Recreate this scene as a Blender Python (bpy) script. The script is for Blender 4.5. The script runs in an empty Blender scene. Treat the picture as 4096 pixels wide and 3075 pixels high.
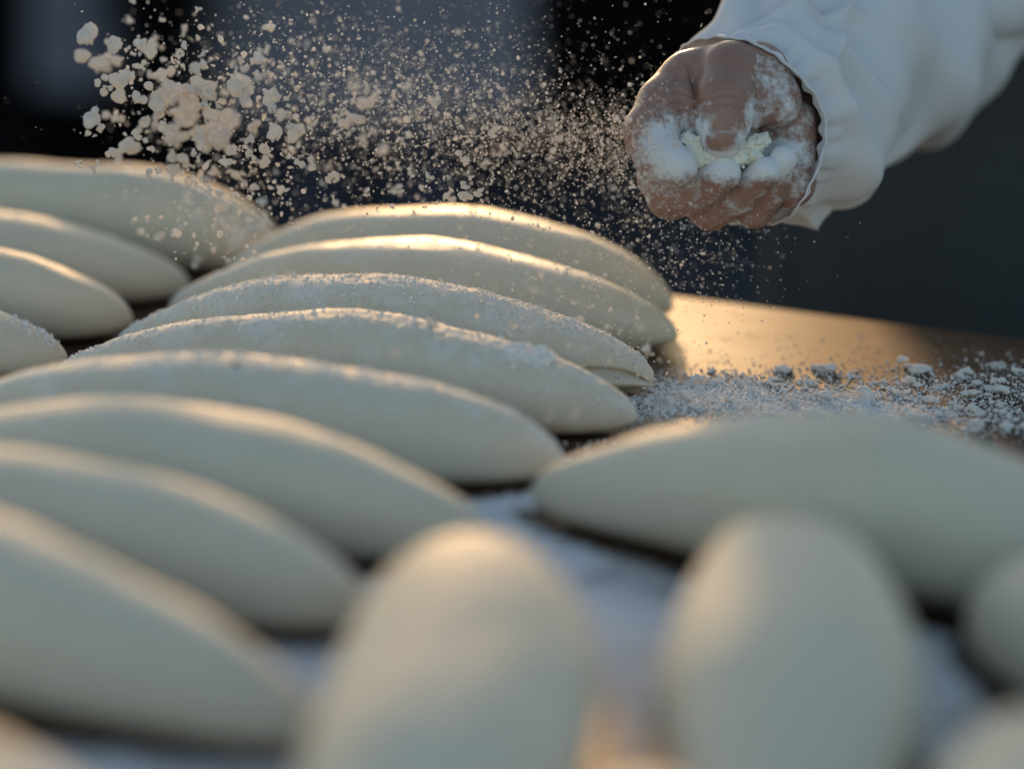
import bpy, math, random
import numpy as np
from mathutils import Vector, Matrix, noise

R = math.radians
random.seed(7)
rng = np.random.default_rng(11)
S = bpy.context.scene
C = S.collection

# ------------------------------------------------------------------ camera
T = 0.90                         # height of the table top
CAM = np.array([0.0, 0.0, T + 0.313])
FPX = 9671.0                     # focal length in photograph pixels (85 mm on 36 mm)
PIT = math.atan(2719.5 / FPX)
CP, SP = math.cos(PIT), math.sin(PIT)
cam = bpy.data.cameras.new('camera')
cam.lens = 85.0
cam.sensor_width = 36.0
cam.clip_start = 0.01
cam.clip_end = 500.0
cam.dof.use_dof = True
cam.dof.focus_distance = 1.135
cam.dof.aperture_fstop = 2.15
camo = bpy.data.objects.new('camera', cam)
C.objects.link(camo)
camo.location = CAM
camo.rotation_euler = (R(90) - PIT, 0, 0)
S.camera = camo

# ------------------------------------------------------------------ light
SUN_EL, SUN_AZ = 9.5, -2.2       # low evening sun behind the table
w = bpy.data.worlds.new('World')
S.world = w
w.use_nodes = True
nt = w.node_tree
sky = nt.nodes.new('ShaderNodeTexSky')
sky.sky_type = 'NISHITA'
sky.sun_disc = False
sky.sun_elevation = R(SUN_EL)
sky.sun_rotation = R(SUN_AZ)
sky.dust_density = 1.5
nt.links.new(sky.outputs[0], nt.nodes['Background'].inputs[0])
nt.nodes['Background'].inputs[1].default_value = 0.15
sun = bpy.data.lights.new('sun', 'SUN')
sun.energy = 2.0
sun.angle = R(3.5)
sun.color = (1.0, 0.58, 0.26)
suno = bpy.data.objects.new('sun', sun)
C.objects.link(suno)
sd = Vector((math.sin(R(SUN_AZ)) * math.cos(R(SUN_EL)), math.cos(R(SUN_AZ)) * math.cos(R(SUN_EL)), math.sin(R(SUN_EL))))
suno.rotation_euler = sd.to_track_quat('Z', 'Y').to_euler()
suno.location = (0, 4, 5)
S.view_settings.view_transform = 'Standard'
S.view_settings.look = 'None'
S.view_settings.gamma = 1.0
S.view_settings.use_curve_mapping = False
S.view_settings.exposure = 0.80

# ------------------------------------------------------------------ helpers
def cam_pt(px, py, d):
    """world point at photograph pixel (px,py), d metres along the optical axis"""
    x = (px - 2048.0) / FPX * d
    v = (1537.5 - py) / FPX * d
    return np.stack(np.broadcast_arrays(x, d * CP + v * SP, CAM[2] - d * SP + v * CP), -1)

def on_table(px, py, z=T):
    a = (px - 2048.0) / FPX
    b = (1537.5 - py) / FPX
    dx, dy, dz = a, CP + b * SP, -SP + b * CP
    k = (z - CAM[2]) / dz
    return np.stack(np.broadcast_arrays(dx * k, dy * k, z), -1)

def mesh_obj(name, V, F, mat, parent=None, smooth=True):
    me = bpy.data.meshes.new(name)
    V = np.asarray(V, dtype=np.float32)
    if isinstance(F, np.ndarray):
        n = F.shape[1]
        me.vertices.add(len(V))
        me.vertices.foreach_set('co', V.ravel())
        me.loops.add(F.size)
        me.loops.foreach_set('vertex_index', F.astype(np.int32).ravel())
        me.polygons.add(len(F))
        me.polygons.foreach_set('loop_start', np.arange(0, F.size, n, dtype=np.int32))
        me.update(calc_edges=True)
        me.validate()
    else:
        me.from_pydata(V.tolist(), [], F)
    if smooth:
        me.polygons.foreach_set('use_smooth', np.ones(len(me.polygons), dtype=bool))
    if mat:
        me.materials.append(mat)
    me.update()
    o = bpy.data.objects.new(name, me)
    C.objects.link(o)
    if parent:
        o.parent = parent
    return o

def attr(o, name, vals):
    a = o.data.attributes.new(name, 'FLOAT', 'POINT')
    a.data.foreach_set('value', np.asarray(vals, dtype=np.float32))

def tag(o, label, cat, group=None):
    o['label'] = label
    o['category'] = cat
    if group:
        o['group'] = group
    return o

def empty(name, loc):
    o = bpy.data.objects.new(name, None)
    C.objects.link(o)
    o.location = loc
    return o

def keep(o, root):
    """parent keeping world coordinates (the part's vertices are in world space)"""
    o.parent = root
    o.matrix_parent_inverse = Matrix.Translation(-Vector(root.location))
    return o

def surface_nets(f, lo, hi, h):
    lo = np.array(lo, float)
    n = np.ceil((np.array(hi) - lo) / h).astype(int) + 1
    gx, gy, gz = [lo[i] + h * np.arange(n[i]) for i in range(3)]
    V = f(gx[:, None, None], gy[None, :, None], gz[None, None, :])
    V = np.broadcast_to(V, n)
    c = (n[0] - 1, n[1] - 1, n[2] - 1)
    acc = np.zeros(c + (3,))
    cnt = np.zeros(c)
    def sl(a, o):
        return a[o[0]:o[0] + c[0], o[1]:o[1] + c[1], o[2]:o[2] + c[2]]
    corners = [(i, j, k) for i in (0, 1) for j in (0, 1) for k in (0, 1)]
    for a in corners:
        for ax in range(3):
            if a[ax]:
                continue
            b = list(a)
            b[ax] = 1
            va, vb = sl(V, a), sl(V, b)
            m = (va < 0) != (vb < 0)
            if not m.any():
                continue
            t = va[m] / (va[m] - vb[m])
            p = np.repeat(np.array(a, float)[None], len(t), 0)
            p[:, ax] = t
            acc[m] += p
            cnt[m] += 1
    act = cnt > 0
    idx = -np.ones(c, int)
    idx[act] = np.arange(act.sum())
    ii = np.argwhere(act)
    P = lo + h * (ii + acc[act] / cnt[act][:, None])
    faces = []
    for ax in range(3):
        b, d = (ax + 1) % 3, (ax + 2) % 3
        s0 = [slice(1, n[q] - 1) for q in range(3)]
        s0[ax] = slice(0, n[ax] - 1)
        s1 = list(s0)
        s1[ax] = slice(1, n[ax])
        va, vb = V[tuple(s0)], V[tuple(s1)]
        m = (va < 0) != (vb < 0)
        e = np.argwhere(m)
        if not len(e):
            continue
        e[:, b] += 1
        e[:, d] += 1
        inside = va[m] < 0
        q = []
        for ob, od in ((-1, -1), (0, -1), (0, 0), (-1, 0)):
            g = e.copy()
            g[:, b] += ob
            g[:, d] += od
            q.append(idx[g[:, 0], g[:, 1], g[:, 2]])
        q = np.stack(q, 1)
        q[~inside] = q[~inside][:, ::-1]
        faces.append(q)
    Fq = np.concatenate(faces)
    Fq = Fq[(Fq >= 0).all(1)]
    return P, Fq

def cone(x, y, z, a, b, ra, rb):
    """rounded tapered capsule"""
    a, b = np.array(a, float), np.array(b, float)
    d = b - a
    L2 = (d * d).sum()
    t = np.clip(((x - a[0]) * d[0] + (y - a[1]) * d[1] + (z - a[2]) * d[2]) / L2, 0, 1)
    return np.sqrt((x - a[0] - t * d[0]) ** 2 + (y - a[1] - t * d[1]) ** 2 + (z - a[2] - t * d[2]) ** 2) - (ra + (rb - ra) * t)

def ell(x, y, z, c, r):
    k = np.sqrt(((x - c[0]) / r[0]) ** 2 + ((y - c[1]) / r[1]) ** 2 + ((z - c[2]) / r[2]) ** 2)
    return (k - 1) * min(r)

def smin(a, b, k):
    h = np.clip(0.5 + 0.5 * (b - a) / k, 0, 1)
    return b + (a - b) * h - k * h * (1 - h)

def chain(x, y, z, pts, k):
    o = None
    for p, q in zip(pts[:-1], pts[1:]):
        c = cone(x, y, z, p[:3], q[:3], p[3], q[3])
        o = c if o is None else smin(o, c, k)
    return o

_rs = np.random.default_rng(3)
_waves = [(_rs.normal(size=3), _rs.uniform(0, 6.28)) for _ in range(24)]
def wob(x, y, z, f, n=8, s=0):
    o = 0
    for q in range(n):
        k, p = _waves[(q + s) % 24]
        k = k / np.linalg.norm(k) * f * (0.6 + 0.9 * q / n)
        o = o + np.sin(k[0] * x + k[1] * y + k[2] * z + p)
    return o / n

# ------------------------------------------------------------------ materials
def mat(name):
    m = bpy.data.materials.new(name)
    m.use_nodes = True
    return m, m.node_tree, m.node_tree.nodes, m.node_tree.links, m.node_tree.nodes['Principled BSDF']

def nnoise(nodes, links, scale, detail=5, rough=0.55, coord='Object', tc=None):
    t = tc or nodes.new('ShaderNodeTexCoord')
    n = nodes.new('ShaderNodeTexNoise')
    n.inputs['Scale'].default_value = scale
    n.inputs['Detail'].default_value = detail
    n.inputs['Roughness'].default_value = rough
    links.new(t.outputs[coord], n.inputs['Vector'])
    return n

def ramp(nodes, links, src, a, b, ca=(0, 0, 0, 1), cb=(1, 1, 1, 1)):
    r = nodes.new('ShaderNodeValToRGB')
    r.color_ramp.elements[0].position = a
    r.color_ramp.elements[1].position = b
    r.color_ramp.elements[0].color = ca
    r.color_ramp.elements[1].color = cb
    links.new(src, r.inputs[0])
    return r

def math_n(nodes, links, op, a, b):
    m = nodes.new('ShaderNodeMath')
    m.operation = op
    for i, q in enumerate((a, b)):
        if isinstance(q, (int, float)):
            m.inputs[i].default_value = q
        else:
            links.new(q, m.inputs[i])
    return m.outputs[0]

def mixc(nodes, links, fac, a, b):
    m = nodes.new('ShaderNodeMix')
    m.data_type = 'RGBA'
    if isinstance(fac, (int, float)):
        m.inputs[0].default_value = fac
    else:
        links.new(fac, m.inputs[0])
    for i, q in ((6, a), (7, b)):
        if isinstance(q, tuple):
            m.inputs[i].default_value = q
        else:
            links.new(q, m.inputs[i])
    return m.outputs[2]

def bump(nodes, links, h, strength, dist, to, prev=None):
    b = nodes.new('ShaderNodeBump')
    b.inputs['Strength'].default_value = strength
    b.inputs['Distance'].default_value = dist
    links.new(h, b.inputs['Height'])
    if prev:
        links.new(prev.outputs[0], b.inputs['Normal'])
    links.new(b.outputs[0], to.inputs['Normal'])
    return b

# dough: pale wheat skin with a patchy veil of flour (attribute "flour")
def dough_material():
    m, t, N, L, P = mat('dough')
    oi = N.new('ShaderNodeObjectInfo')
    n1 = nnoise(N, L, 22, 4)
    n2 = nnoise(N, L, 260, 6, 0.65)
    n3 = nnoise(N, L, 60, 6, 0.6)
    at = N.new('ShaderNodeAttribute')
    at.attribute_name = 'flour'
    base = mixc(N, L, n1.outputs[0], (0.62, 0.54, 0.395, 1), (0.71, 0.645, 0.505, 1))
    k = math_n(N, L, 'ADD', at.outputs['Fac'], math_n(N, L, 'MULTIPLY', math_n(N, L, 'SUBTRACT', n3.outputs[0], 0.5), 1.5))
    k2 = math_n(N, L, 'ADD', k, math_n(N, L, 'MULTIPLY', math_n(N, L, 'SUBTRACT', n2.outputs[0], 0.5), 0.8))
    fm = ramp(N, L, k2, 0.34, 0.75)
    col = mixc(N, L, fm.outputs[0], base, (0.74, 0.70, 0.62, 1))
    # a few tiny bran specks
    vo = N.new('ShaderNodeTexVoronoi')
    vo.inputs['Scale'].default_value = 70
    tc = N.new('ShaderNodeTexCoord')
    L.new(tc.outputs['Object'], vo.inputs['Vector'])
    sp = ramp(N, L, vo.outputs['Distance'], 0.02, 0.05, (1, 1, 1, 1), (0, 0, 0, 1))
    sel = ramp(N, L, math_n(N, L, 'FRACT', math_n(N, L, 'MULTIPLY', vo.outputs['Color'], 7.0), 0), 0.8, 0.82)
    spk = math_n(N, L, 'MULTIPLY', math_n(N, L, 'MULTIPLY', sp.outputs[0], sel.outputs[0]), 0.6)
    col = mixc(N, L, spk, col, (0.18, 0.13, 0.08, 1))
    L.new(col, P.inputs['Base Color'])
    P.inputs['Roughness'].default_value = 0.5
    rr = math_n(N, L, 'ADD', 0.62, math_n(N, L, 'MULTIPLY', fm.outputs[0], 0.25))
    mo_ = N.new('ShaderNodeAttribute')
    mo_.attribute_name = 'moist'
    L.new(math_n(N, L, 'SUBTRACT', rr, math_n(N, L, 'MULTIPLY', mo_.outputs['Fac'], 0.24)), P.inputs['Roughness'])
    L.new(math_n(N, L, 'ADD', 0.22, math_n(N, L, 'MULTIPLY', mo_.outputs['Fac'], 0.35)), P.inputs['Specular IOR Level'])
    P.inputs['Subsurface Weight'].default_value = 0.25
    P.inputs['Subsurface Radius'].default_value = (1.0, 0.75, 0.45)
    P.inputs['Subsurface Scale'].default_value = 0.006
    b1 = bump(N, L, n3.outputs[0], 0.6, 0.0015, P)
    bump(N, L, n2.outputs[0], 0.8, 0.0007, P, b1)
    return m
M_dough = dough_material()

def flour_material(name, col=(0.86, 0.83, 0.77, 1), trans=0.35):
    m, t, N, L, P = mat(name)
    n = nnoise(N, L, 900, 4)
    n2 = nnoise(N, L, 40, 3)
    c = mixc(N, L, n2.outputs[0], tuple(v * 0.9 for v in col[:3]) + (1,), col)
    L.new(c, P.inputs['Base Color'])
    P.inputs['Roughness'].default_value = 0.95
    P.inputs['Specular IOR Level'].default_value = 0.15
    bump(N, L, n.outputs[0], 0.6, 0.0005, P)
    tr = N.new('ShaderNodeBsdfTranslucent')
    L.new(c, tr.inputs[0])
    mx = N.new('ShaderNodeMixShader')
    mx.inputs[0].default_value = trans
    L.new(P.outputs[0], mx.inputs[1])
    L.new(tr.outputs[0], mx.inputs[2])
    L.new(mx.outputs[0], N['Material Output'].inputs['Surface'])
    return m
M_flour = flour_material('flour', (0.87, 0.84, 0.78, 1), 0.0)
M_flour_air = flour_material('airborne flour', (0.92, 0.87, 0.81, 1), 0.5)
M_clump = flour_material('clumped flour', (0.90, 0.86, 0.80, 1), 0.33)
M_flour_damp = flour_material('pressed flour', (0.80, 0.79, 0.68, 1), 0.0)

def table_material():
    m, t, N, L, P = mat('oiled table top')
    tc = N.new('ShaderNodeTexCoord')
    mp = N.new('ShaderNodeMapping')
    mp.inputs['Scale'].default_value = (1.2, 16, 16)
    L.new(tc.outputs['Object'], mp.inputs[0])
    g = N.new('ShaderNodeTexNoise')
    g.inputs['Scale'].default_value = 3
    g.inputs['Detail'].default_value = 8
    L.new(mp.outputs[0], g.inputs['Vector'])
    wood = ramp(N, L, g.outputs[0], 0.3, 0.75, (0.045, 0.024, 0.014, 1), (0.12, 0.065, 0.036, 1))
    at = N.new('ShaderNodeAttribute')
    at.attribute_name = 'flour'
    n1 = nnoise(N, L, 28, 6, 0.65, tc=tc)
    n2 = nnoise(N, L, 420, 4, 0.6, tc=tc)
    k = math_n(N, L, 'ADD', at.outputs['Fac'], math_n(N, L, 'MULTIPLY', math_n(N, L, 'SUBTRACT', n1.outputs[0], 0.5), 1.3))
    k = math_n(N, L, 'ADD', k, math_n(N, L, 'MULTIPLY', math_n(N, L, 'SUBTRACT', n2.outputs[0], 0.5), 0.9))
    fm = ramp(N, L, k, 0.42, 0.66)
    col = mixc(N, L, fm.outputs[0], wood.outputs[0], (0.80, 0.80, 0.79, 1))
    L.new(col, P.inputs['Base Color'])
    r0 = math_n(N, L, 'ADD', 0.37, math_n(N, L, 'ADD', math_n(N, L, 'MULTIPLY', n1.outputs[0], 0.16), math_n(N, L, 'MULTIPLY', g.outputs[0], 0.14)))
    P.inputs['Specular IOR Level'].default_value = 0.30
    L.new(math_n(N, L, 'ADD', r0, math_n(N, L, 'MULTIPLY', fm.outputs[0], 0.45)), P.inputs['Roughness'])
    b = bump(N, L, g.outputs[0], 0.15, 0.0008, P)
    bump(N, L, math_n(N, L, 'MULTIPLY', fm.outputs[0], n2.outputs[0]), 0.6, 0.0008, P, b)
    return m
M_table = table_material()

def plain(name, col, rough=0.8, ns=30, var=0.25, bmp=0.2, bd=0.002, spec=0.3):
    m, t, N, L, P = mat(name)
    n = nnoise(N, L, ns, 6)
    c = mixc(N, L, n.outputs[0], tuple(v * (1 - var) for v in col) + (1,), tuple(min(1, v * (1 + var)) for v in col) + (1,))
    L.new(c, P.inputs['Base Color'])
    P.inputs['Roughness'].default_value = rough
    P.inputs['Specular IOR Level'].default_value = spec
    bump(N, L, n.outputs[0], bmp, bd, P)
    return m
M_wood_leg = plain('dark leg wood', (0.06, 0.035, 0.022), 0.5)
M_floor = plain('dark paving', (0.028, 0.027, 0.03), 0.85, 6)
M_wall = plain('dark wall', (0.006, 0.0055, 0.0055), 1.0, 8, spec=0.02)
M_apron = plain('dark slate apron', (0.058, 0.066, 0.068), 0.9, 60, 0.15, 0.3, 0.001, 0.1)
M_trouser = plain('dark trousers', (0.02, 0.02, 0.024), 0.9, 60)
M_smock = plain('blue grey smock', (0.21, 0.205, 0.24), 0.9, 14, 0.2, 0.3, 0.004, 0.1)
M_lav = plain('lavender grey cloth', (0.17, 0.165, 0.20), 0.9, 10, 0.3, 0.3, 0.004, 0.1)
M_navy = plain('navy trousers', (0.055, 0.058, 0.085), 0.9, 12, 0.2, 0.3, 0.004, 0.1)
M_dark = plain('black cloth', (0.006, 0.006, 0.007), 1.0, spec=0.02)
M_hair = plain('dark hair', (0.02, 0.014, 0.01), 0.5)
M_skin_far = plain('skin', (0.42, 0.26, 0.18), 0.55, 20, 0.1)

def cloth_material():
    m, t, N, L, P = mat('white jacket cloth')
    n = nnoise(N, L, 900, 3)
    n2 = nnoise(N, L, 30, 4)
    c = mixc(N, L, n2.outputs[0], (0.74, 0.74, 0.75, 1), (0.84, 0.84, 0.85, 1))
    L.new(c, P.inputs['Base Color'])
    P.inputs['Roughness'].default_value = 0.85
    P.inputs['Specular IOR Level'].default_value = 0.2
    P.inputs['Sheen Weight'].default_value = 0.15
    b = bump(N, L, n2.outputs[0], 0.25, 0.003, P)
    bump(N, L, n.outputs[0], 0.25, 0.0004, P, b)
    tr = N.new('ShaderNodeBsdfTranslucent')
    L.new(c, tr.inputs[0])
    mx = N.new('ShaderNodeMixShader')
    mx.inputs[0].default_value = 0.2
    L.new(P.outputs[0], mx.inputs[1])
    L.new(tr.outputs[0], mx.inputs[2])
    L.new(mx.outputs[0], N['Material Output'].inputs['Surface'])
    return m
M_cloth = cloth_material()

def skin_material():
    m, t, N, L, P = mat('floured skin')
    at = N.new('ShaderNodeAttribute')
    at.attribute_name = 'flour'
    n1 = nnoise(N, L, 55, 5, 0.6)
    n2 = nnoise(N, L, 420, 5, 0.7)
    n3 = nnoise(N, L, 160, 5, 0.65)
    skin = mixc(N, L, n1.outputs[0], (0.25, 0.130, 0.096, 1), (0.35, 0.205, 0.155, 1))
    k = math_n(N, L, 'ADD', at.outputs['Fac'], math_n(N, L, 'MULTIPLY', math_n(N, L, 'SUBTRACT', n3.outputs[0], 0.5), 1.7))
    k = math_n(N, L, 'ADD', k, math_n(N, L, 'MULTIPLY', math_n(N, L, 'SUBTRACT', n2.outputs[0], 0.5), 1.0))
    fm = ramp(N, L, k, 0.22, 0.72)
    col = mixc(N, L, fm.outputs[0], skin, (0.74, 0.75, 0.76, 1))
    L.new(col, P.inputs['Base Color'])
    L.new(math_n(N, L, 'ADD', 0.42, math_n(N, L, 'MULTIPLY', fm.outputs[0], 0.45)), P.inputs['Roughness'])
    P.inputs['Subsurface Weight'].default_value = 0.12
    P.inputs['Subsurface Radius'].default_value = (1.0, 0.35, 0.2)
    P.inputs['Subsurface Scale'].default_value = 0.006
    # fine skin creasing
    vo = N.new('ShaderNodeTexVoronoi')
    vo.inputs['Scale'].default_value = 520
    tc = N.new('ShaderNodeTexCoord')
    L.new(tc.outputs['Object'], vo.inputs['Vector'])
    b = bump(N, L, vo.outputs['Distance'], 0.35, 0.0003, P)
    b = bump(N, L, n3.outputs[0], 0.4, 0.0008, P, b)
    bump(N, L, math_n(N, L, 'MULTIPLY', fm.outputs[0], n2.outputs[0]), 0.8, 0.001, P, b)
    return m
M_skin = skin_material()
M_nail = plain('fingernail', (0.30, 0.19, 0.145), 0.4, 60, 0.15, 0.1, 0.0003, 0.5)

# ------------------------------------------------------------------ setting
def box(name, x0, x1, y0, y1, z0, z1, m, parent=None):
    V = [(x, y, z) for x in (x0, x1) for y in (y0, y1) for z in (z0, z1)]
    F = [(0, 1, 3, 2), (4, 6, 7, 5), (0, 4, 5, 1), (2, 3, 7, 6), (0, 2, 6, 4), (1, 5, 7, 3)]
    o = mesh_obj(name, V, F, m, parent, False)
    bv = o.modifiers.new('bevel', 'BEVEL')
    bv.width = 0.004
    bv.segments = 2
    return o

g = mesh_obj('ground', [(-40, -40, 0), (40, -40, 0), (40, 40, 0), (-40, 40, 0)], [(0, 1, 2, 3)], M_floor, None, False)
g['kind'] = 'structure'
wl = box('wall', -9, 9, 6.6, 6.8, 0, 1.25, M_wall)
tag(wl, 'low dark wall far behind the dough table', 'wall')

# table: the far edge runs from (0.088,1.292) to (0.262,1.197)
e0, e1 = np.array([0.0882, 1.2920]), np.array([0.2620, 1.1970])
ed = (e1 - e0) / np.linalg.norm(e1 - e0)
en = np.array([-ed[1], ed[0]])           # towards the back
TA = math.atan2(ed[1], ed[0])
TL, TR, TD = -1.0, 0.95, 1.45
tab = empty('work_table', (e0[0], e0[1], 0))
tab.rotation_euler = (0, 0, TA)
tag(tab, 'dark oiled wooden work table dusted with flour under the dough rows', 'table')
nx, ny = 520, 390
xs = np.linspace(TL, TR, nx)
ys = np.linspace(-TD, 0, ny)
X, Y = np.meshgrid(xs, ys, indexing='ij')
V = np.stack([X, Y, np.full_like(X, T)], -1).reshape(-1, 3)
I = np.arange(nx * ny).reshape(nx, ny)
F = np.stack([I[:-1, :-1], I[1:, :-1], I[1:, 1:], I[:-1, 1:]], -1).reshape(-1, 4)
top = mesh_obj('table_top', V, F, M_table, tab)
top.visible_shadow = True
wx = e0[0] + X * ed[0] + Y * en[0]
wy = e0[1] + X * ed[1] + Y * en[1]
def sstep(a, b, x):
    t = np.clip((x - a) / (b - a), 0, 1)
    return t * t * (3 - 2 * t)
band_c = 1.075 + 0.10 * (0.1 - wx)
fl = 0.70 * sstep(1.04, 0.95, wy) + 0.0
fl = np.maximum(fl, 0.64 * np.exp(-((wy - band_c) / 0.055) ** 2))
fl = fl * (1 - 0.55 * sstep(0.16, 0.26, wx) * sstep(0.85, 0.97, wy))
fl = fl - 0.06 * sstep(1.10, 1.16, wy)
fl = fl * (1 - 0.55 * np.exp(-((wx - 0.062) / 0.022) ** 2) * sstep(0.98, 1.02, wy))
TABLE_FLOUR = (top, wx, wy, fl)
# the slab's thickness, as a frame just below the sheet
box('table_slab', TL, TR, -TD, 0, T - 0.045, T - 0.003, M_wood_leg, tab)
for x in (TL + 0.1, TR - 0.16):
    for y in (-TD + 0.1, -0.16):
        box('leg', x, x + 0.06, y, y + 0.06, 0, T - 0.045, M_wood_leg, tab)

# ------------------------------------------------------------------ dough loaves
#        x       y       angle    length  width   height  bow     taper exponents
LOAF = {
 'D1': (-0.0375, 1.2606, -0.2436, 0.2506, 0.0684, 0.0548, 0.006, 1.9, 0.7),
 'D2': (-0.0482, 1.2001, -0.1838, 0.2674, 0.0678, 0.0518, -0.0009, 1.7, 0.75),
 'D3': (-0.0647, 1.1264, -0.2182, 0.2693, 0.0668, 0.0489, -0.0033, 1.7, 0.75),
 'D4': (-0.0798, 1.0631, -0.2452, 0.2794, 0.0662, 0.0482, -0.0068, 1.7, 0.75),
 'D5': (-0.119, 0.9791, -0.112, 0.2852, 0.0682, 0.0507, -0.0072, 1.9, 0.7),
 'D6': (-0.146, 0.8921, -0.2207, 0.2868, 0.0681, 0.0515, 0.0033, 1.9, 0.7),
 'D7': (-0.1762, 0.8272, -0.284, 0.2661, 0.0643, 0.0526, 0.0032, 1.7, 0.75),
 'D8': (-0.184, 0.7567, -0.5035, 0.287, 0.0646, 0.0554, -0.003, 1.6, 0.8),
 'RD': (0.1372, 0.8441, -0.5413, 0.3021, 0.0721, 0.0608, -0.0015, 1.6, 0.8),
 'E1': (-0.0295, 0.6743, 1.4862, 0.2987, 0.081, 0.0589, -0.014, 1.9, 0.7),
 'E2': (0.0838, 0.6918, 1.4697, 0.2857, 0.0772, 0.0585, -0.0018, 1.9, 0.7),
 'RE': (0.2429, 0.7025, -0.7533, 0.2295, 0.0708, 0.059, -0.022, 2.3, 0.625),
 'LA': (-0.2602, 1.3777, -0.2133, 0.2629, 0.0713, 0.0595, -0.0055, 2.3, 0.625),
 'LB': (-0.3101, 1.2783, 0.0138, 0.2702, 0.0770, 0.0525, -0.002, 1.7, 0.75),
 'LC': (-0.3217, 1.2012, 0.0108, 0.2552, 0.0770, 0.055, -0.0021, 1.7, 0.75),
 'LD': (-0.3491, 1.1323, -0.0347, 0.2689, 0.0668, 0.05, 0.0002, 1.7, 0.75),
 'M1': (0.033, 0.508, 1.53, 0.25, 0.058, 0.050, 0.0, 1.9, 0.7),
 'RF': (0.139, 0.545, 1.42, 0.26, 0.075, 0.056, 0.0, 1.9, 0.7),
 'BL': (-0.175, 0.600, -0.60, 0.27, 0.066, 0.055, 0.0, 1.7, 0.75),
}
LABEL = {
 'D1': 'golden-rimmed dough loaf beside the table edge, farthest of the middle row',
 'D2': 'smooth dough loaf with a bright golden crest, between the farthest loaf and the crusted one',
 'D3': 'dough loaf thickly crusted with flour crumbs, with a folded seam at its tip',
 'D4': 'floured dough loaf with a white flour lump near its tip, touching the crusted loaf',
 'D5': 'dough loaf with a brown speck on its crest, tip near the sideways loaf',
 'D6': 'soft pale dough loaf just on the camera side of the brown-specked loaf',
 'D7': 'pale dough loaf in the middle row whose tip meets the rounded end-on loaf',
 'D8': 'large slanting dough loaf nearest the camera in the middle row',
 'RD': 'broad dough loaf lying alone in front of the scattered flour patch',
 'E1': 'end-on dough loaf with a pinched tip against the middle row',
 'E2': 'rounded end-on dough loaf in front of the broad lone loaf',
 'RE': 'partly seen dough loaf with its tip beside the rounded end-on loaf',
 'LA': 'hindmost dough loaf of the left back row, under the flour spray',
 'LB': 'second dough loaf from the back in the left back row',
 'LC': 'third dough loaf from the back in the left back row',
 'LD': 'dough loaf of the left back row with a flour lump on its tip',
 'M1': 'dough loaf tip showing between the two end-on loaves',
 'RF': 'sunlit dough loaf cut by the picture corner, beside the rounded end-on loaf',
 'BL': 'dough loaf cut by the picture corner beyond the large slanting loaf',
}
FL = {'D3': 0.27, 'D4': 0.27, 'D5': 0.22, 'D2': 0.18, 'D1': 0.14, 'LD': 0.2}
LN = np.random.default_rng(5)
loafs = {}

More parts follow.
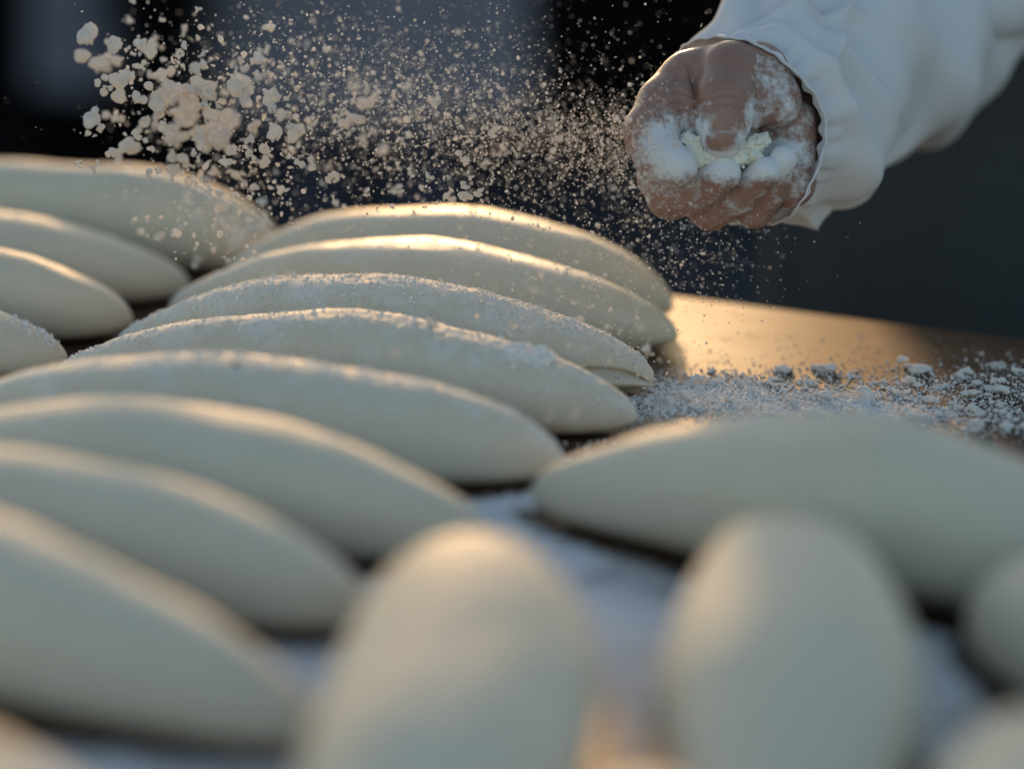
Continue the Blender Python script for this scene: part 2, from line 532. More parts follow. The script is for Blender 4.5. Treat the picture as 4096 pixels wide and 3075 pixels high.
def loaf(key):
    x, y, an, L, W, H, bow, a, b = LOAF[key]
    fine = key in ('D3', 'D4')
    nt_, npn = (460, 190) if fine else (150, 72)
    t = np.linspace(-1, 1, nt_)
    t = np.sign(t) * (1 - (1 - np.abs(t)) ** 1.35)
    t = t[:, None]
    ph = np.linspace(0, 2 * math.pi, npn, endpoint=False)[None]
    sT = np.clip(1 - np.abs(t) ** a, 0, 1) ** b * 0.82 + 0.18 * np.sqrt(np.clip(1 - np.abs(t) ** 12, 0, 1))
    seed = LN.uniform(0, 40)
    # hand-shaped unevenness along the loaf
    wv = 1 + 0.035 * np.sin(3.1 * t + seed) + 0.024 * np.sin(7.3 * t + 2 * seed)
    hv = 1 + 0.018 * np.sin(4.3 * t + 1.7 * seed) + 0.014 * np.sin(9.1 * t + 0.6 * seed)
    if key in ('E1', 'E2', 'RF', 'M1'):     # egg-like: lower towards its near end
        hv = hv * (1 - 0.24 * np.clip(0.5 - t, 0, 1.5))
    ww = W / 2 * sT * wv
    h = H * sT ** 0.9 * hv
    zc = 0.45 * h
    cy = ww * np.sign(np.cos(ph)) * np.abs(np.cos(ph)) ** 0.85
    sz = np.sin(ph)
    z = np.where(sz > 0, zc + (h - zc) * sz, zc - zc * np.abs(sz) ** 0.82)
    s_open = np.clip(1 - np.abs(t) ** a, 0, 1) ** b * 0.82 + 0.18
    z = z + 0.42 * H * (s_open ** 0.9 - sT ** 0.9)                        # rounded, not chisel-shaped, tips
    z = z + 0.0030 * np.clip((np.abs(t) - 0.75) / 0.25, 0, 1) ** 2       # the tips lift off the table
    px = t * L / 2 + 0 * ph
    py = cy + bow * (1 - t * t)
    up = np.clip(sz, 0, 1)
    # low lumps
    lump = wob(px + seed, py, z, 80, 8) * 0.0018 + wob(px, py + seed, z, 230, 8, 5) * 0.0006
    z = z + lump * np.clip(z / 0.01, 0, 1)
    py = py + lump * np.sign(np.cos(ph)) * np.clip(z / 0.01, 0, 1)
    if fine:             # crusted flour: real relief over the upper skin
        q = wob(px, py + seed, z, 1000, 16) + 0.9 * wob(px, py, z + seed, 2100, 16, 7) + 0.8 * wob(px + seed, py, z, 420, 10, 3)
        am = (0.0015 if key == 'D3' else 0.0008) * np.clip(up * 1.25 - 0.15, 0, 1) ** 1.2
        q = np.clip(q + 0.12, 0, None) * am
        z = z + q * up
        py = py + q * np.cos(ph)
    if key == 'E1':      # pinched tip
        e_ = np.clip((t - 0.93) / 0.07, 0, 1) ** 1.4
        px = px + 0.020 * e_
        py = py - 0.012 * e_
    if key == 'D3':      # folded seam at the tip, on the viewer's side
        side = np.cos(ph) < 0.15
        zn = z / np.maximum(h, 1e-4)
        g0 = 0.38 + 0.30 * (t - 0.72) / 0.28
        gr = np.exp(-((zn - g0) / 0.07) ** 2) * sstep(0.66, 0.80, t) * side
        py = py + gr * 0.0042
        lip = np.exp(-((zn - g0 + 0.22) / 0.14) ** 2) * sstep(0.70, 0.84, t) * side
        py = py - lip * 0.002
        px = px + lip * 0.004
    V = np.stack([px, py, z], -1).reshape(-1, 3)
    I = np.arange(nt_ * npn).reshape(nt_, npn)
    J = np.roll(I, -1, 1)
    F = np.stack([I[:-1], I[1:], J[1:], J[:-1]], -1).reshape(-1, 4)[:, ::-1]
    o = mesh_obj('dough_loaf', V, np.ascontiguousarray(F), M_dough)
    me = o.data
    o.location = (x, y, T + 0.0005)
    o.rotation_euler = (0, 0, an)
    fa = FL.get(key, 0.10) + 0.12 * (up + 0 * t) ** 2
    if key == 'D3':
        fa = fa + 0.30 * up ** 3
    if key in ('D4', 'D5', 'D2'):
        fa = fa + 0.14 * up ** 4
    attr(o, 'flour', (fa + 0 * px).ravel())
    attr(o, 'moist', ({'D1': 0.75, 'D2': 1.0}.get(key, 0.0) * sstep(-0.9, 0.5, t) + 0 * px).ravel())
    tag(o, LABEL[key], 'dough', 'dough loaves resting on the floured table')
    loafs[key] = (o, V.reshape(nt_, npn, 3), t.ravel(), ph.ravel())
    return o
for k in LOAF:
    loaf(k)
# flour thinned under and right beside each loaf, painting in its contact shadow
top, wx, wy, fl = TABLE_FLOUR
for key, (x, y, an, L, W, H, bow, a, b) in LOAF.items():
    dx, dy = wx - x, wy - y
    u = (dx * math.cos(an) + dy * math.sin(an)) / (L / 2 + 0.006)
    v = -dx * math.sin(an) + dy * math.cos(an) - bow * (1 - u * u)
    hw = W / 2 * np.clip(1 - np.abs(u) ** a, 0, 1) ** b + 0.003
    fl = fl - 0.42 * sstep(0.006, -0.004, np.abs(v) - hw) * (np.abs(u) < 1)
attr(top, 'flour', fl.ravel())

# a brown bran speck on the fifth loaf's crest
def ico(sub):
    import bmesh
    bm = bmesh.new()
    bmesh.ops.create_icosphere(bm, subdivisions=sub, radius=1.0)
    V = np.array([v.co[:] for v in bm.verts])
    F = np.array([[v.index for v in f.verts] for f in bm.faces])
    bm.free()
    return V, F
IV1, IF1 = ico(1)
IV2, IF2 = ico(2)

def granules(P, Rr, flat=1.0, rg=rng, base=(IV1, IF1)):
    """many irregular crumbs as one vertex/face set"""
    bv, bf = base
    n, nv = len(P), len(bv)
    s = rg.uniform(0.55, 1.35, (n, 3)) * Rr[:, None]
    d = rg.uniform(0.72, 1.25, (n, nv))
    q = rg.normal(size=(n, 4))
    q /= np.linalg.norm(q, axis=1)[:, None]
    v = bv[None] * d[..., None] * s[:, None]
    u, wq = q[:, None, 1:], q[:, None, :1]
    v = v + 2 * np.cross(u, np.cross(u, v) + wq * v)
    v[..., 2] *= flat
    V = (v + P[:, None]).reshape(-1, 3)
    F = (bf[None] + (np.arange(n) * nv)[:, None, None]).reshape(-1, 3)
    return V, F

def dust_on(key, n, spread, rmed, tlo=-0.97, thi=0.97, thi_pow=1.0, clump=0.0):
    """crumbs of flour lying along a loaf's crest"""
    o, G, tt, ph = loafs[key]
    t = rng.uniform(tlo, thi, n)
    if clump:
        cc = rng.uniform(tlo, thi, 26)
        pick = rng.random(n) < clump
        t[pick] = np.clip(cc[rng.integers(0, 26, pick.sum())] + rng.normal(0, 0.02, pick.sum()), tlo, thi)
    f = np.clip(math.pi / 2 + rng.normal(0, spread, n), 0.25, 2.9)
    f = math.pi - f if False else f
    fi = np.interp(t, tt, np.arange(len(tt)))
    fj = f / (2 * math.pi) * len(ph)
    i0, j0 = fi.astype(int).clip(0, len(tt) - 2), fj.astype(int)
    a, b = (fi - i0)[:, None], (fj - j0)[:, None]
    j1 = (j0 + 1) % len(ph)
    j0 = j0 % len(ph)
    P = (G[i0, j0] * (1 - a) + G[i0 + 1, j0] * a) * (1 - b) + (G[i0, j1] * (1 - a) + G[i0 + 1, j1] * a) * b
    r = rmed * np.exp(rng.normal(0, 0.5, n))
    r = np.minimum(r, rmed * 3.2)
    V, F = granules(P + np.array([0, 0, 1]) * (r * 0.25)[:, None], r)
    g = mesh_obj('flour_dusting', V, F, M_flour, o)
    g['kind'] = 'stuff'
dust_on('D3', 1800, 0.5, 0.00034, clump=0.45)
dust_on('D4', 800, 0.36, 0.00034, clump=0.5)
dust_on('D5', 700, 0.35, 0.00045, -0.2, 0.97, clump=0.5)
for key_, n_ in (('D1', 260), ('D2', 420), ('D3', 350), ('D4', 350), ('D5', 320), ('D6', 220), ('LA', 160), ('LB', 120), ('LC', 120), ('RD', 160)):
    dust_on(key_, n_, 0.85, 0.00042, clump=0.3)
dust_on('LD', 160, 0.3, 0.0005, 0.8, 0.97)
dust_on('D4', 260, 0.25, 0.0010, 0.58, 0.72)
o5, G5, t5, p5 = loafs['D5']
V, F = granules(np.array([G5[np.argmin(abs(t5 - 0.05)), 20]]), np.array([0.0016]), 1, rng, (IV2, IF2))
sp = mesh_obj('bran_speck', V, F, M_wood_leg, o5)

# ------------------------------------------------------------------ the baker's hand
U = 1.13 / FPX                   # metres per photograph pixel at the hand's depth
HC = (2900.0, 530.0)             # hand centre in the photograph
def hand_to_world(P):
    """(right, down, towards camera) in hand units -> metres; a rigid frame turned like the view"""
    o = cam_pt(HC[0], HC[1], 1.13)
    x = (P[:, 0] - HC[0]) * U
    v = (HC[1] - P[:, 1]) * U
    q = P[:, 2] * U
    return o + np.stack([x, v * SP - q * CP, v * CP + q * SP], -1)

INDEX = [(2750, 318, -140, 118), (2665, 420, -60, 116), (2604, 530, 5, 108), (2632, 636, 80, 98), (2698, 676, 116, 86)]
MIDDLE = [(2720, 480, -280, 118), (2660, 690, -200, 98), (2690, 776, -125, 92), (2785, 768, -45, 84), (2884, 700, 66, 74)]
RING = [(2820, 560, -320, 108), (2805, 760, -240, 90), (2855, 828, -150, 83), (2955, 786, -62, 74), (3050, 694, 50, 64)]
LITTLE = [(2960, 600, -330, 98), (2985, 770, -245, 82), (3035, 828, -160, 73), (3092, 760, -78, 63), (3124, 640, 22, 56)]
THUMB = [(3010, 300, -130, 140), (2920, 285, -20, 120), (2890, 410, 66, 116), (2884, 490, 88, 108), (2882, 560, 104, 88)]
CREASES = [([(2752, 262), (2772, 340), (2786, 420), (2792, 500)], 15, 9), ([(2560, 452), (2640, 408), (2720, 412), (2775, 440)], 7, 7),
           ([(2575, 492), (2650, 452), (2725, 455), (2782, 480)], 8, 7), ([(2640, 372), (2710, 370), (2765, 395)], 6, 7),
           ([(2800, 470), (2850, 438), (2905, 436), (2970, 470)], 7, 7), ([(2800, 430), (2850, 402), (2910, 400), (2975, 432)], 6, 7),
           ([(2806, 395), (2860, 372), (2915, 372), (2965, 396)], 5, 7), ([(3010, 400), (3030, 470), (3050, 540)], 9, 9),
           ([(2700, 850), (2790, 812), (2850, 780)], 5, 6), ([(2880, 872), (2960, 835), (3010, 795)], 5, 6), ([(3190, 520), (3230, 620), (3210, 740)], 6, 9)]
def hand_sdf(x, y, z):
    idx = chain(x, y, z, INDEX, 26)
    mid = chain(x, y, z, MIDDLE, 22)
    rin = chain(x, y, z, RING, 20)
    lit = chain(x, y, z, LITTLE, 18)
    thu = chain(x, y, z, THUMB, 26)
    web = cone(x, y, z, (2765, 300, -100), (2900, 268, -70), 112, 112)
    web2 = cone(x, y, z, (2742, 400, -25), (2788, 500, 10), 85, 58)
    web3 = cone(x, y, z, (3000, 350, -15), (3012, 465, 0), 84, 58)
    palm = ell(x, y, z, (2950, 560, -270), (235, 240, 190))
    then = cone(x, y, z, (3040, 285, -95), (3100, 395, -60), 126, 112)
    heel = cone(x, y, z, (3185, 470, -170), (3180, 715, -165), 104, 106)
    wrist = cone(x, y, z, (3010, 480, -330), (3430, 190, -900), 225, 205)
    f = smin(idx, mid, 4)
    f = smin(f, rin, 4)
    f = smin(f, lit, 4)
    f = smin(f, smin(thu, then, 46), 16 + 26 * np.clip((430 - y) / 120, 0, 1))
    f = smin(f, web, 18)
    f = smin(f, web2, 14)
    f = smin(f, web3, 16)
    f = smin(f, palm, 22)
    f = smin(f, smin(heel, wrist, 60), 16)
    f = smin(f, smin(then, wrist, 50), 12)
    # creases of the thumb joint, the web and the fingers, cut into the front of the fist
    front = np.clip((z + 150) / 60, 0, 1)
    for pts, dep, wd in CREASES:
        d2 = None
        for (ax, ay), (bx, by) in zip(pts[:-1], pts[1:]):
            t_ = np.clip(((x - ax) * (bx - ax) + (y - ay) * (by - ay)) / ((bx - ax) ** 2 + (by - ay) ** 2), 0, 1)
            q = (x - ax - t_ * (bx - ax)) ** 2 + (y - ay - t_ * (by - ay)) ** 2
            d2 = q if d2 is None else np.minimum(d2, q)
        f = f + dep * np.exp(-d2 / wd ** 2) * front
    # veins, pads: gentle unevenness, plus a lumpy flour coat where flour sits
    f = f + 3.0 * wob(x, y, z, 0.022, 6) + 1.4 * wob(x, y, z, 0.06, 8, 4)
    return f
def hand_flour(P):
    """how much flour clings to the skin: the finger pads, the thumb's side, the palm"""
    x, y, z = P[:, 0], P[:, 1], P[:, 2]
    def bl(cx, cy, rx, ry):
        return np.exp(-(((x - cx) / rx) ** 2 + ((y - cy) / ry) ** 2))
    f = 1.6 * bl(2675, 612, 105, 112) + 1.2 * bl(2890, 675, 105, 55) + 1.15 * bl(3050, 665, 85, 56) + 1.2 * bl(3120, 620, 72, 56)
    f = f + 0.48 * bl(3095, 340, 78, 150) + 0.42 * bl(3200, 560, 90, 230) + 0.5 * bl(3000, 470, 36, 110)
    f = f + 0.5 * bl(2800, 520, 40, 90) + 0.45 * bl(2960, 560, 55, 60) + 0.20 * bl(2860, 800, 130, 60) + 0.18 * bl(3010, 830, 130, 50)
    f = f - 0.35 * bl(2880, 330, 95, 130)
    return np.clip(f + 0.05, 0, 1.15) * (z > -330)
h_lo, h_hi = (2440, 100, -620), (3420, 960, 240)
P, F = surface_nets(hand_sdf, h_lo, h_hi, 6.5)
# the coat of flour stands a little proud of the skin
fl = hand_flour(P)
o_ = np.array([2900, 540, -120.0])
nrm = P - o_
nrm /= np.linalg.norm(nrm, axis=1)[:, None]
P2 = P + nrm * (np.clip(fl - 0.35, 0, 1) * (4 + 5 * wob(P[:, 0], P[:, 1], P[:, 2], 0.09, 10) + 6 * wob(P[:, 0], P[:, 1], P[:, 2], 0.22, 10, 6)))[:, None]
HV, HF, HFL = hand_to_world(P2), F, fl

def W_(p):      # one hand-frame point to world
    return hand_to_world(np.array([p], float))[0]

# ---- the whole baker who owns the hand, standing at the far side of the table
elbow = W_((3010 + 1150, 480 - 800, -330 - 1560))
wrist_w = W_((3010, 480, -330))
LSH = np.array([0.43, 1.52, 1.30])
RSH = np.array([0.24, 1.84, 1.33])
HIP = np.array([0.385, 1.70, 0.92])
CH = (LSH + RSH) / 2 - np.array([0, 0, 0.06])
HEAD = CH + np.array([-0.02, -0.10, 0.33])
REL = np.array([0.37, 2.06, 1.12])
RHD = np.array([0.47, 1.95, 0.98])
def baker_body(x, y, z):
    f = cone(x, y, z, HIP, CH, 0.115, 0.12)
    f = smin(f, cone(x, y, z, LSH, RSH, 0.06, 0.06), 0.06)
    for sx, sy in ((-0.085, 0.0), (0.085, 0.02)):
        f = smin(f, chain(x, y, z, [(HIP[0] + sx, HIP[1] + sy, 0.88, 0.085), (HIP[0] + sx * 1.2, HIP[1] + sy, 0.48, 0.06), (HIP[0] + sx * 1.25, HIP[1] + sy + 0.02, 0.08, 0.042)], 0.03), 0.04)
        f = smin(f, cone(x, y, z, (HIP[0] + sx * 1.25, HIP[1] + sy + 0.03, 0.045), (HIP[0] + sx * 1.4, HIP[1] + sy - 0.15, 0.035), 0.042, 0.033), 0.03)
    f = smin(f, chain(x, y, z, [(*LSH, 0.056), (*elbow, 0.042), (*wrist_w, 0.027)], 0.02), 0.03)
    f = smin(f, chain(x, y, z, [(*RSH, 0.056), (*REL, 0.042), (*RHD, 0.028), (*(RHD + [0.05, -0.05, -0.05]), 0.03)], 0.02), 0.03)
    f = smin(f, cone(x, y, z, CH + [0, 0, 0.05], HEAD - [0, 0, 0.07], 0.056, 0.052), 0.03)
    hd = ell(x, y, z, HEAD, (0.075, 0.095, 0.115))
    hd = smin(hd, ell(x, y, z, HEAD + [-0.01, -0.02, -0.075], (0.05, 0.06, 0.05)), 0.03)
    hd = smin(hd, cone(x, y, z, HEAD + [-0.012, -0.09, 0.015], HEAD + [-0.014, -0.108, -0.022], 0.009, 0.014), 0.012)
    for s in (-1, 1):
        hd = smin(hd, ell(x, y, z, HEAD + [s * 0.077, 0.0, -0.01], (0.012, 0.022, 0.032)), 0.006)
        hd = -smin(-hd, ell(x, y, z, HEAD + [s * 0.031 - 0.01, -0.096, 0.018], (0.017, 0.014, 0.012)), 0.01)
    hd = -smin(-hd, ell(x, y, z, HEAD + [-0.012, -0.10, -0.058], (0.024, 0.014, 0.004)), 0.006)
    return smin(f, hd, 0.025)
BV, BF = surface_nets(baker_body, (0.0, 1.15, -0.01), (0.75, 2.12, 1.85), 0.012)
person = empty('person', (HIP[0], HIP[1], 0))
tag(person, 'person in white jacket and dark apron whose floured fist throws flour', 'person')
Vall = np.concatenate([HV, BV])
Fall = np.concatenate([HF, BF + len(HV)])
body = keep(mesh_obj('body', Vall, np.ascontiguousarray(Fall), M_skin), person)
attr(body, 'flour', np.concatenate([HFL, np.zeros(len(BV))]))

def shell(f, lo, hi, h, name, m, parent):
    V, F = surface_nets(f, lo, hi, h)
    return keep(mesh_obj(name, V, np.ascontiguousarray(F), m), parent)

def jacket(x, y, z):
    f = cone(x, y, z, HIP + [0, 0, -0.05], CH, 0.15, 0.15)
    f = smin(f, cone(x, y, z, LSH, RSH, 0.085, 0.085), 0.06)
    f = smin(f, chain(x, y, z, [(*LSH, 0.085), (*elbow, 0.068), (*(elbow + (wrist_w - elbow) * 0.16), 0.060)], 0.02), 0.03)
    f = smin(f, chain(x, y, z, [(*RSH, 0.085), (*REL, 0.062), (*RHD, 0.045)], 0.02), 0.03)
    f = f + 0.006 * wob(x, y, z, 38, 8)
    return np.maximum(f, 1.04 - z)
shell(jacket, (0.0, 1.2, 0.8), (0.75, 2.2, 1.55), 0.012, 'jacket', M_cloth, person)
def trousers(x, y, z):
    f = cone(x, y, z, HIP + [0, 0, -0.05], HIP + (CH - HIP) * 0.5, 0.14, 0.158)
    for sx, sy in ((-0.085, 0.0), (0.085, 0.02)):
        f = smin(f, chain(x, y, z, [(HIP[0] + sx, HIP[1] + sy, 0.86, 0.105), (HIP[0] + sx * 1.25, HIP[1] + sy + 0.02, 0.10, 0.075)], 0.02), 0.03)
    f = f + 0.004 * wob(x, y, z, 45, 8)
    return np.maximum(np.maximum(f, z - 1.10), 0.06 - z)
shell(trousers, (0.05, 1.4, 0.0), (0.70, 2.0, 1.2), 0.014, 'trousers', M_trouser, person)
def hair(x, y, z):
    f = ell(x, y, z, HEAD + [0, 0.018, 0.018], (0.084, 0.098, 0.112))
    return np.maximum(f, -(y - (HEAD[1] - 0.055)) - 0.6 * (z - HEAD[2] - 0.06))
shell(hair, HEAD - 0.2, HEAD + 0.2, 0.009, 'hair', M_hair, person)
# apron: cloth wrapped round the front of the hips
na, nz = 90, 70
aa = np.linspace(-1.5, 1.5, na)[:, None]
zz = np.linspace(0.42, 1.14, nz)[None]
fold = 0.010 * np.sin(aa * 6.0 + 0.6 * np.sin(zz * 5)) * (1.15 - zz) + 0.003 * np.sin(aa * 13 + zz * 9)
ra = 0.205 + fold + 0.02 * (1.0 - zz)
rb = 0.172 + fold + 0.02 * (1.0 - zz)
AX = HIP[0] + 0.005 + ra * np.sin(aa)
AY = HIP[1] - 0.005 - rb * np.cos(aa) + 0 * zz
V = np.stack([AX, AY, zz + 0 * aa], -1).reshape(-1, 3)
I = np.arange(na * nz).reshape(na, nz)
F = np.stack([I[:-1, :-1], I[1:, :-1], I[1:, 1:], I[:-1, 1:]], -1).reshape(-1, 4)
ap = keep(mesh_obj('apron', V, F, M_apron, None), person)
so = ap.modifiers.new('solid', 'SOLIDIFY')
so.thickness = 0.003

# sleeve: a loose gathered cuff and a rumpled tube running back to the elbow
ax_ = np.array([400.0, -280.0, -560.0])
ax_ /= np.linalg.norm(ax_)
s0 = np.array([2958.0, 508.0, -225.0])
e_1 = np.cross(ax_, np.array([0, 1.0, 0]))
e_1 /= np.linalg.norm(e_1)
e_2 = np.cross(ax_, e_1)
nl, nc = 220, 260
ll = np.linspace(0, 1, nl)[:, None]
LEN = 2080.0
s = ll ** 1.25 * LEN
th = np.linspace(0, 2 * math.pi, nc, endpoint=False)[None]
rad = 402 + 56 * sstep(60, 420, s) - 34 * np.exp(-((s - 95) / 55) ** 2) + 14 * np.exp(-(s / 35) ** 2) + 40 * sstep(900, 1900, s)
gath = np.exp(-((s - 90) / 80) ** 2)
rad = rad + gath * (9 * np.sin(th * 23 + 1.3 * np.sin(th * 3)) + 6 * np.sin(th * 37 + 2))
rad = rad + sstep(60, 260, s) * (36 * np.sin(2 * th + s * 0.0062 + 0.6) + 30 * np.sin(3 * th - s * 0.0085 + 1.1) + 17 * np.sin(5 * th + s * 0.013))
rad = rad + (1 - sstep(100, 700, s)) * sstep(30, 130, s) * 11 * np.sin(9 * th + 2.2 * np.sin(th * 2) + s * 0.006)
# bunched cloth above the cuff: slanting accordion folds
rad = rad + 30 * sstep(110, 240, s) * (1 - sstep(420, 900, s)) * np.sin(s * 0.026 + 2.4 * np.sin(th + 0.5) + 1.2 * np.sin(2 * th)) * (0.55 + 0.45 * np.sin(2 * th + 1.0))
# one deep slanting fold along the underside
fo = (th - 1.2) - s * 0.0009
fo = (fo + math.pi) % (2 * math.pi) - math.pi
rad = rad - 60 * np.exp(-(fo / 0.16) ** 2) * sstep(150, 500, s) + 40 * np.exp(-((fo - 0.33) / 0.17) ** 2) * sstep(150, 500, s)
for c0, sl_, A, wd, s1_, s2_ in ((0.2, 0.0011, 34, 0.10, 120, 1500), (-1.1, -0.0008, 40, 0.09, 100, 1300), (2.5, 0.0013, 44, 0.11, 90, 1600), (3.6, -0.0010, 40, 0.10, 130, 1500), (-2.0, 0.0012, 36, 0.08, 100, 1100), (4.4, 0.0016, 34, 0.09, 60, 900), (1.9, -0.0017, 34, 0.08, 60, 800)):
    fo = ((th - c0) - s * sl_ + math.pi) % (2 * math.pi) - math.pi
    rad = rad + sstep(s1_, s1_ + 250, s) * (1 - sstep(s2_ * 0.7, s2_, s)) * 1.5 * (A * np.exp(-np.abs(fo) / wd) - 0.6 * A * np.exp(-np.abs(fo - 2.3 * wd) / (wd * 1.6)))
rad = rad - 9 * np.exp(-((s - 62) / 9) ** 2) + 7 * np.exp(-((s - 38) / 14) ** 2)      # stitched hem
edge = 48 * np.sin(th * 3 + 0.8) + 20 * np.sin(th * 5 + 2)
ss = s + edge * np.exp(-s / 120)
sag = 30 * np.sin(ll * math.pi)
Pw = s0 + ss[..., None] * ax_ + (rad * np.cos(th))[..., None] * e_1 * 0.95 + (rad * np.sin(th))[..., None] * e_2 + sag[..., None] * np.array([0.2, 1.0, 0])
SV = hand_to_world(Pw.reshape(-1, 3))
I = np.arange(nl * nc).reshape(nl, nc)
J = np.roll(I, -1, 1)
F = np.stack([I[:-1], I[1:], J[1:], J[:-1]], -1).reshape(-1, 4)
slv = keep(mesh_obj('sleeve', SV, np.ascontiguousarray(F), M_cloth), person)
so = slv.modifiers.new('solid', 'SOLIDIFY')
so.thickness = 0.0011
so.offset = 0

# thumb nail
na, nb = 18, 18
uu, vv = np.meshgrid(np.linspace(-1, 1, na), np.linspace(-1, 1, nb), indexing='ij')
sx = uu * np.sqrt(1 - vv ** 2 / 2)
sy = vv * np.sqrt(1 - uu ** 2 / 2)
NX = 2872 + sx * 60
NY = 580 + sy * 40
NZ = 104 + np.sqrt(np.clip(89 ** 2 - (NX - 2880) ** 2 - (NY - 560) ** 2, 100, None)) - 2
V = hand_to_world(np.stack([NX, NY, NZ], -1).reshape(-1, 3))
I = np.arange(na * nb).reshape(na, nb)
F = np.stack([I[:-1, :-1], I[1:, :-1], I[1:, 1:], I[:-1, 1:]], -1).reshape(-1, 4)
nail = keep(mesh_obj('fingernail', V, F, M_skin), person)
attr(nail, 'flour', 0.12 + 0.32 * (sx ** 2 + sy ** 2).ravel())
so = nail.modifiers.new('solid', 'SOLIDIFY')
so.thickness = 0.0006

# loose flour clinging to fist
hf = np.where((HFL > 0.45) & (P[:, 2] > -160))[0]
pick = rng.choice(hf, 1000)
r = 0.00024 * np.exp(rng.normal(0, 0.5, len(pick)))
V, F = granules(HV[pick], r)
gq = keep(mesh_obj('flour_coating', V, F, M_flour), person)
gq['kind'] = 'stuff'

# flour pressed in the fist
def lumps(x, y, z):
    f = None
    for c in ((2772, 592, 74, 40), (2790, 640, 70, 40), (2830, 640, 88, 30), (2885, 652, 92, 34), (2945, 640, 78, 34), (2985, 600, 60, 34), (3020, 580, 52, 34), (3050, 562, 46, 22), (3010, 625, 50, 36), (2750, 560, 80, 26)):
        q = cone(x, y, z, c[:3], (c[0] + 6, c[1] + 3, c[2] - 50), c[3], c[3])
        f = q if f is None else smin(f, q, 16)
    return f + 22 * wob(x, y, z, 0.10, 12) + 16 * wob(x, y, z, 0.21, 14, 5) + 8 * wob(x, y, z, 0.45, 14, 2)
LV, LF = surface_nets(lumps, (2680, 490, -40), (3110, 720, 160), 3.4)
ho = mesh_obj('flour_handful', hand_to_world(LV), np.ascontiguousarray(LF), M_flour_damp)
tag(ho, 'creamy handful of flour squeezed between the thumb and fingertips of the fist', 'flour')

# ------------------------------------------------------------------ blurred people far behind the table
def standing(name, cx, cy, hgt, label, m_low, m_up, wide, apron_m=None, aw=0.27, az0=0.47):
    k = hgt / 1.75
    def bodyf(x, y, z):
        x, y, z = (x - cx) / k, (y - cy) / k, z / k
        f = cone(x, y, z, (0, 0, 0.95), (0, 0, 1.32), 0.11, 0.12)
        f = smin(f, cone(x, y, z, (-0.17, 0, 1.42), (0.17, 0, 1.42), 0.055, 0.055), 0.06)
        for sx in (-1, 1):
            f = smin(f, chain(x, y, z, [(sx * wide, 0, 0.9, 0.085), (sx * wide * 1.2, -0.01, 0.5, 0.06), (sx * wide * 1.3, 0.02, 0.08, 0.042)], 0.03), 0.04)
            f = smin(f, cone(x, y, z, (sx * wide * 1.3, 0.03, 0.045), (sx * wide * 1.4, -0.15, 0.035), 0.042, 0.033), 0.03)
            f = smin(f, chain(x, y, z, [(sx * 0.19, 0, 1.42, 0.052), (sx * 0.27, 0.02, 1.12, 0.042), (sx * 0.24, -0.1, 0.9, 0.028), (sx * 0.235, -0.13, 0.8, 0.03)], 0.02), 0.03)
        f = smin(f, cone(x, y, z, (0, 0, 1.45), (0, -0.01, 1.56), 0.056, 0.052), 0.03)
        f = smin(f, ell(x, y, z, (0, -0.02, 1.64), (0.075, 0.095, 0.115)), 0.03)
        f = smin(f, cone(x, y, z, (0, -0.108, 1.655), (0, -0.124, 1.62), 0.008, 0.014), 0.012)
        return f * k
    root = empty(name, (cx, cy, 0))
    tag(root, label, 'person')
    V, F = surface_nets(bodyf, (cx - 0.5, cy - 0.4, -0.02), (cx + 0.5, cy + 0.4, hgt + 0.1), 0.02)
    keep(mesh_obj('body', V, np.ascontiguousarray(F), M_skin_far), root)
    def tr(x, y, z):
        x, y, z = (x - cx) / k, (y - cy) / k, z / k
        f = cone(x, y, z, (0, 0, 0.88), (0, 0, 0.95), 0.15, 0.14)
        for sx in (-1, 1):
            f = smin(f, chain(x, y, z, [(sx * wide, 0, 0.88, 0.115), (sx * wide * 1.3, 0.02, 0.10, 0.095)], 0.02), 0.03)
        f = f + 0.008 * wob(x, y, z, 22, 8)
        return np.maximum(np.maximum(f, z - 1.0), 0.05 - z) * k
    shell(tr, (cx - 0.5, cy - 0.3, 0), (cx + 0.5, cy + 0.3, 1.1), 0.02, 'trousers', m_low, root)
    def tp(x, y, z):
        x, y, z = (x - cx) / k, (y - cy) / k, z / k
        f = cone(x, y, z, (0, 0, 0.9), (0, 0, 1.32), 0.15, 0.15)
        f = smin(f, cone(x, y, z, (-0.17, 0, 1.42), (0.17, 0, 1.42), 0.075, 0.075), 0.06)
        for sx in (-1, 1):
            f = smin(f, chain(x, y, z, [(sx * 0.19, 0, 1.42, 0.075), (sx * 0.27, 0.02, 1.12, 0.06), (sx * 0.245, -0.08, 0.93, 0.048)], 0.02), 0.03)
        f = f + 0.008 * wob(x, y, z, 22, 8, 3)
        return np.maximum(np.maximum(f, 0.84 - z), z - 1.5) * k
    shell(tp, (cx - 0.5, cy - 0.3, 0.7), (cx + 0.5, cy + 0.3, 1.6), 0.02, 'jacket', m_up, root)
    if apron_m:
        na, nz = 70, 60
        aa = np.linspace(-1.6, 1.6, na)[:, None]
        zz = np.linspace(az0, 1.1, nz)[None]
        fo = 0.016 * np.sin(aa * 5.0 + 0.6 * np.sin(zz * 5))
        wd = aw + 0.07 * (1.0 - zz)
        V = np.stack([cx + (wd + fo) * np.sin(aa), cy - (0.20 + fo + 0.03 * (1 - zz)) * np.cos(aa), zz + 0 * aa], -1).reshape(-1, 3)
        I = np.arange(na * nz).reshape(na, nz)
        F = np.stack([I[:-1, :-1], I[1:, :-1], I[1:, 1:], I[:-1, 1:]], -1).reshape(-1, 4)
        q = keep(mesh_obj('apron', V, F, apron_m), root)
        q.modifiers.new('solid', 'SOLIDIFY').thickness = 0.004
    return root
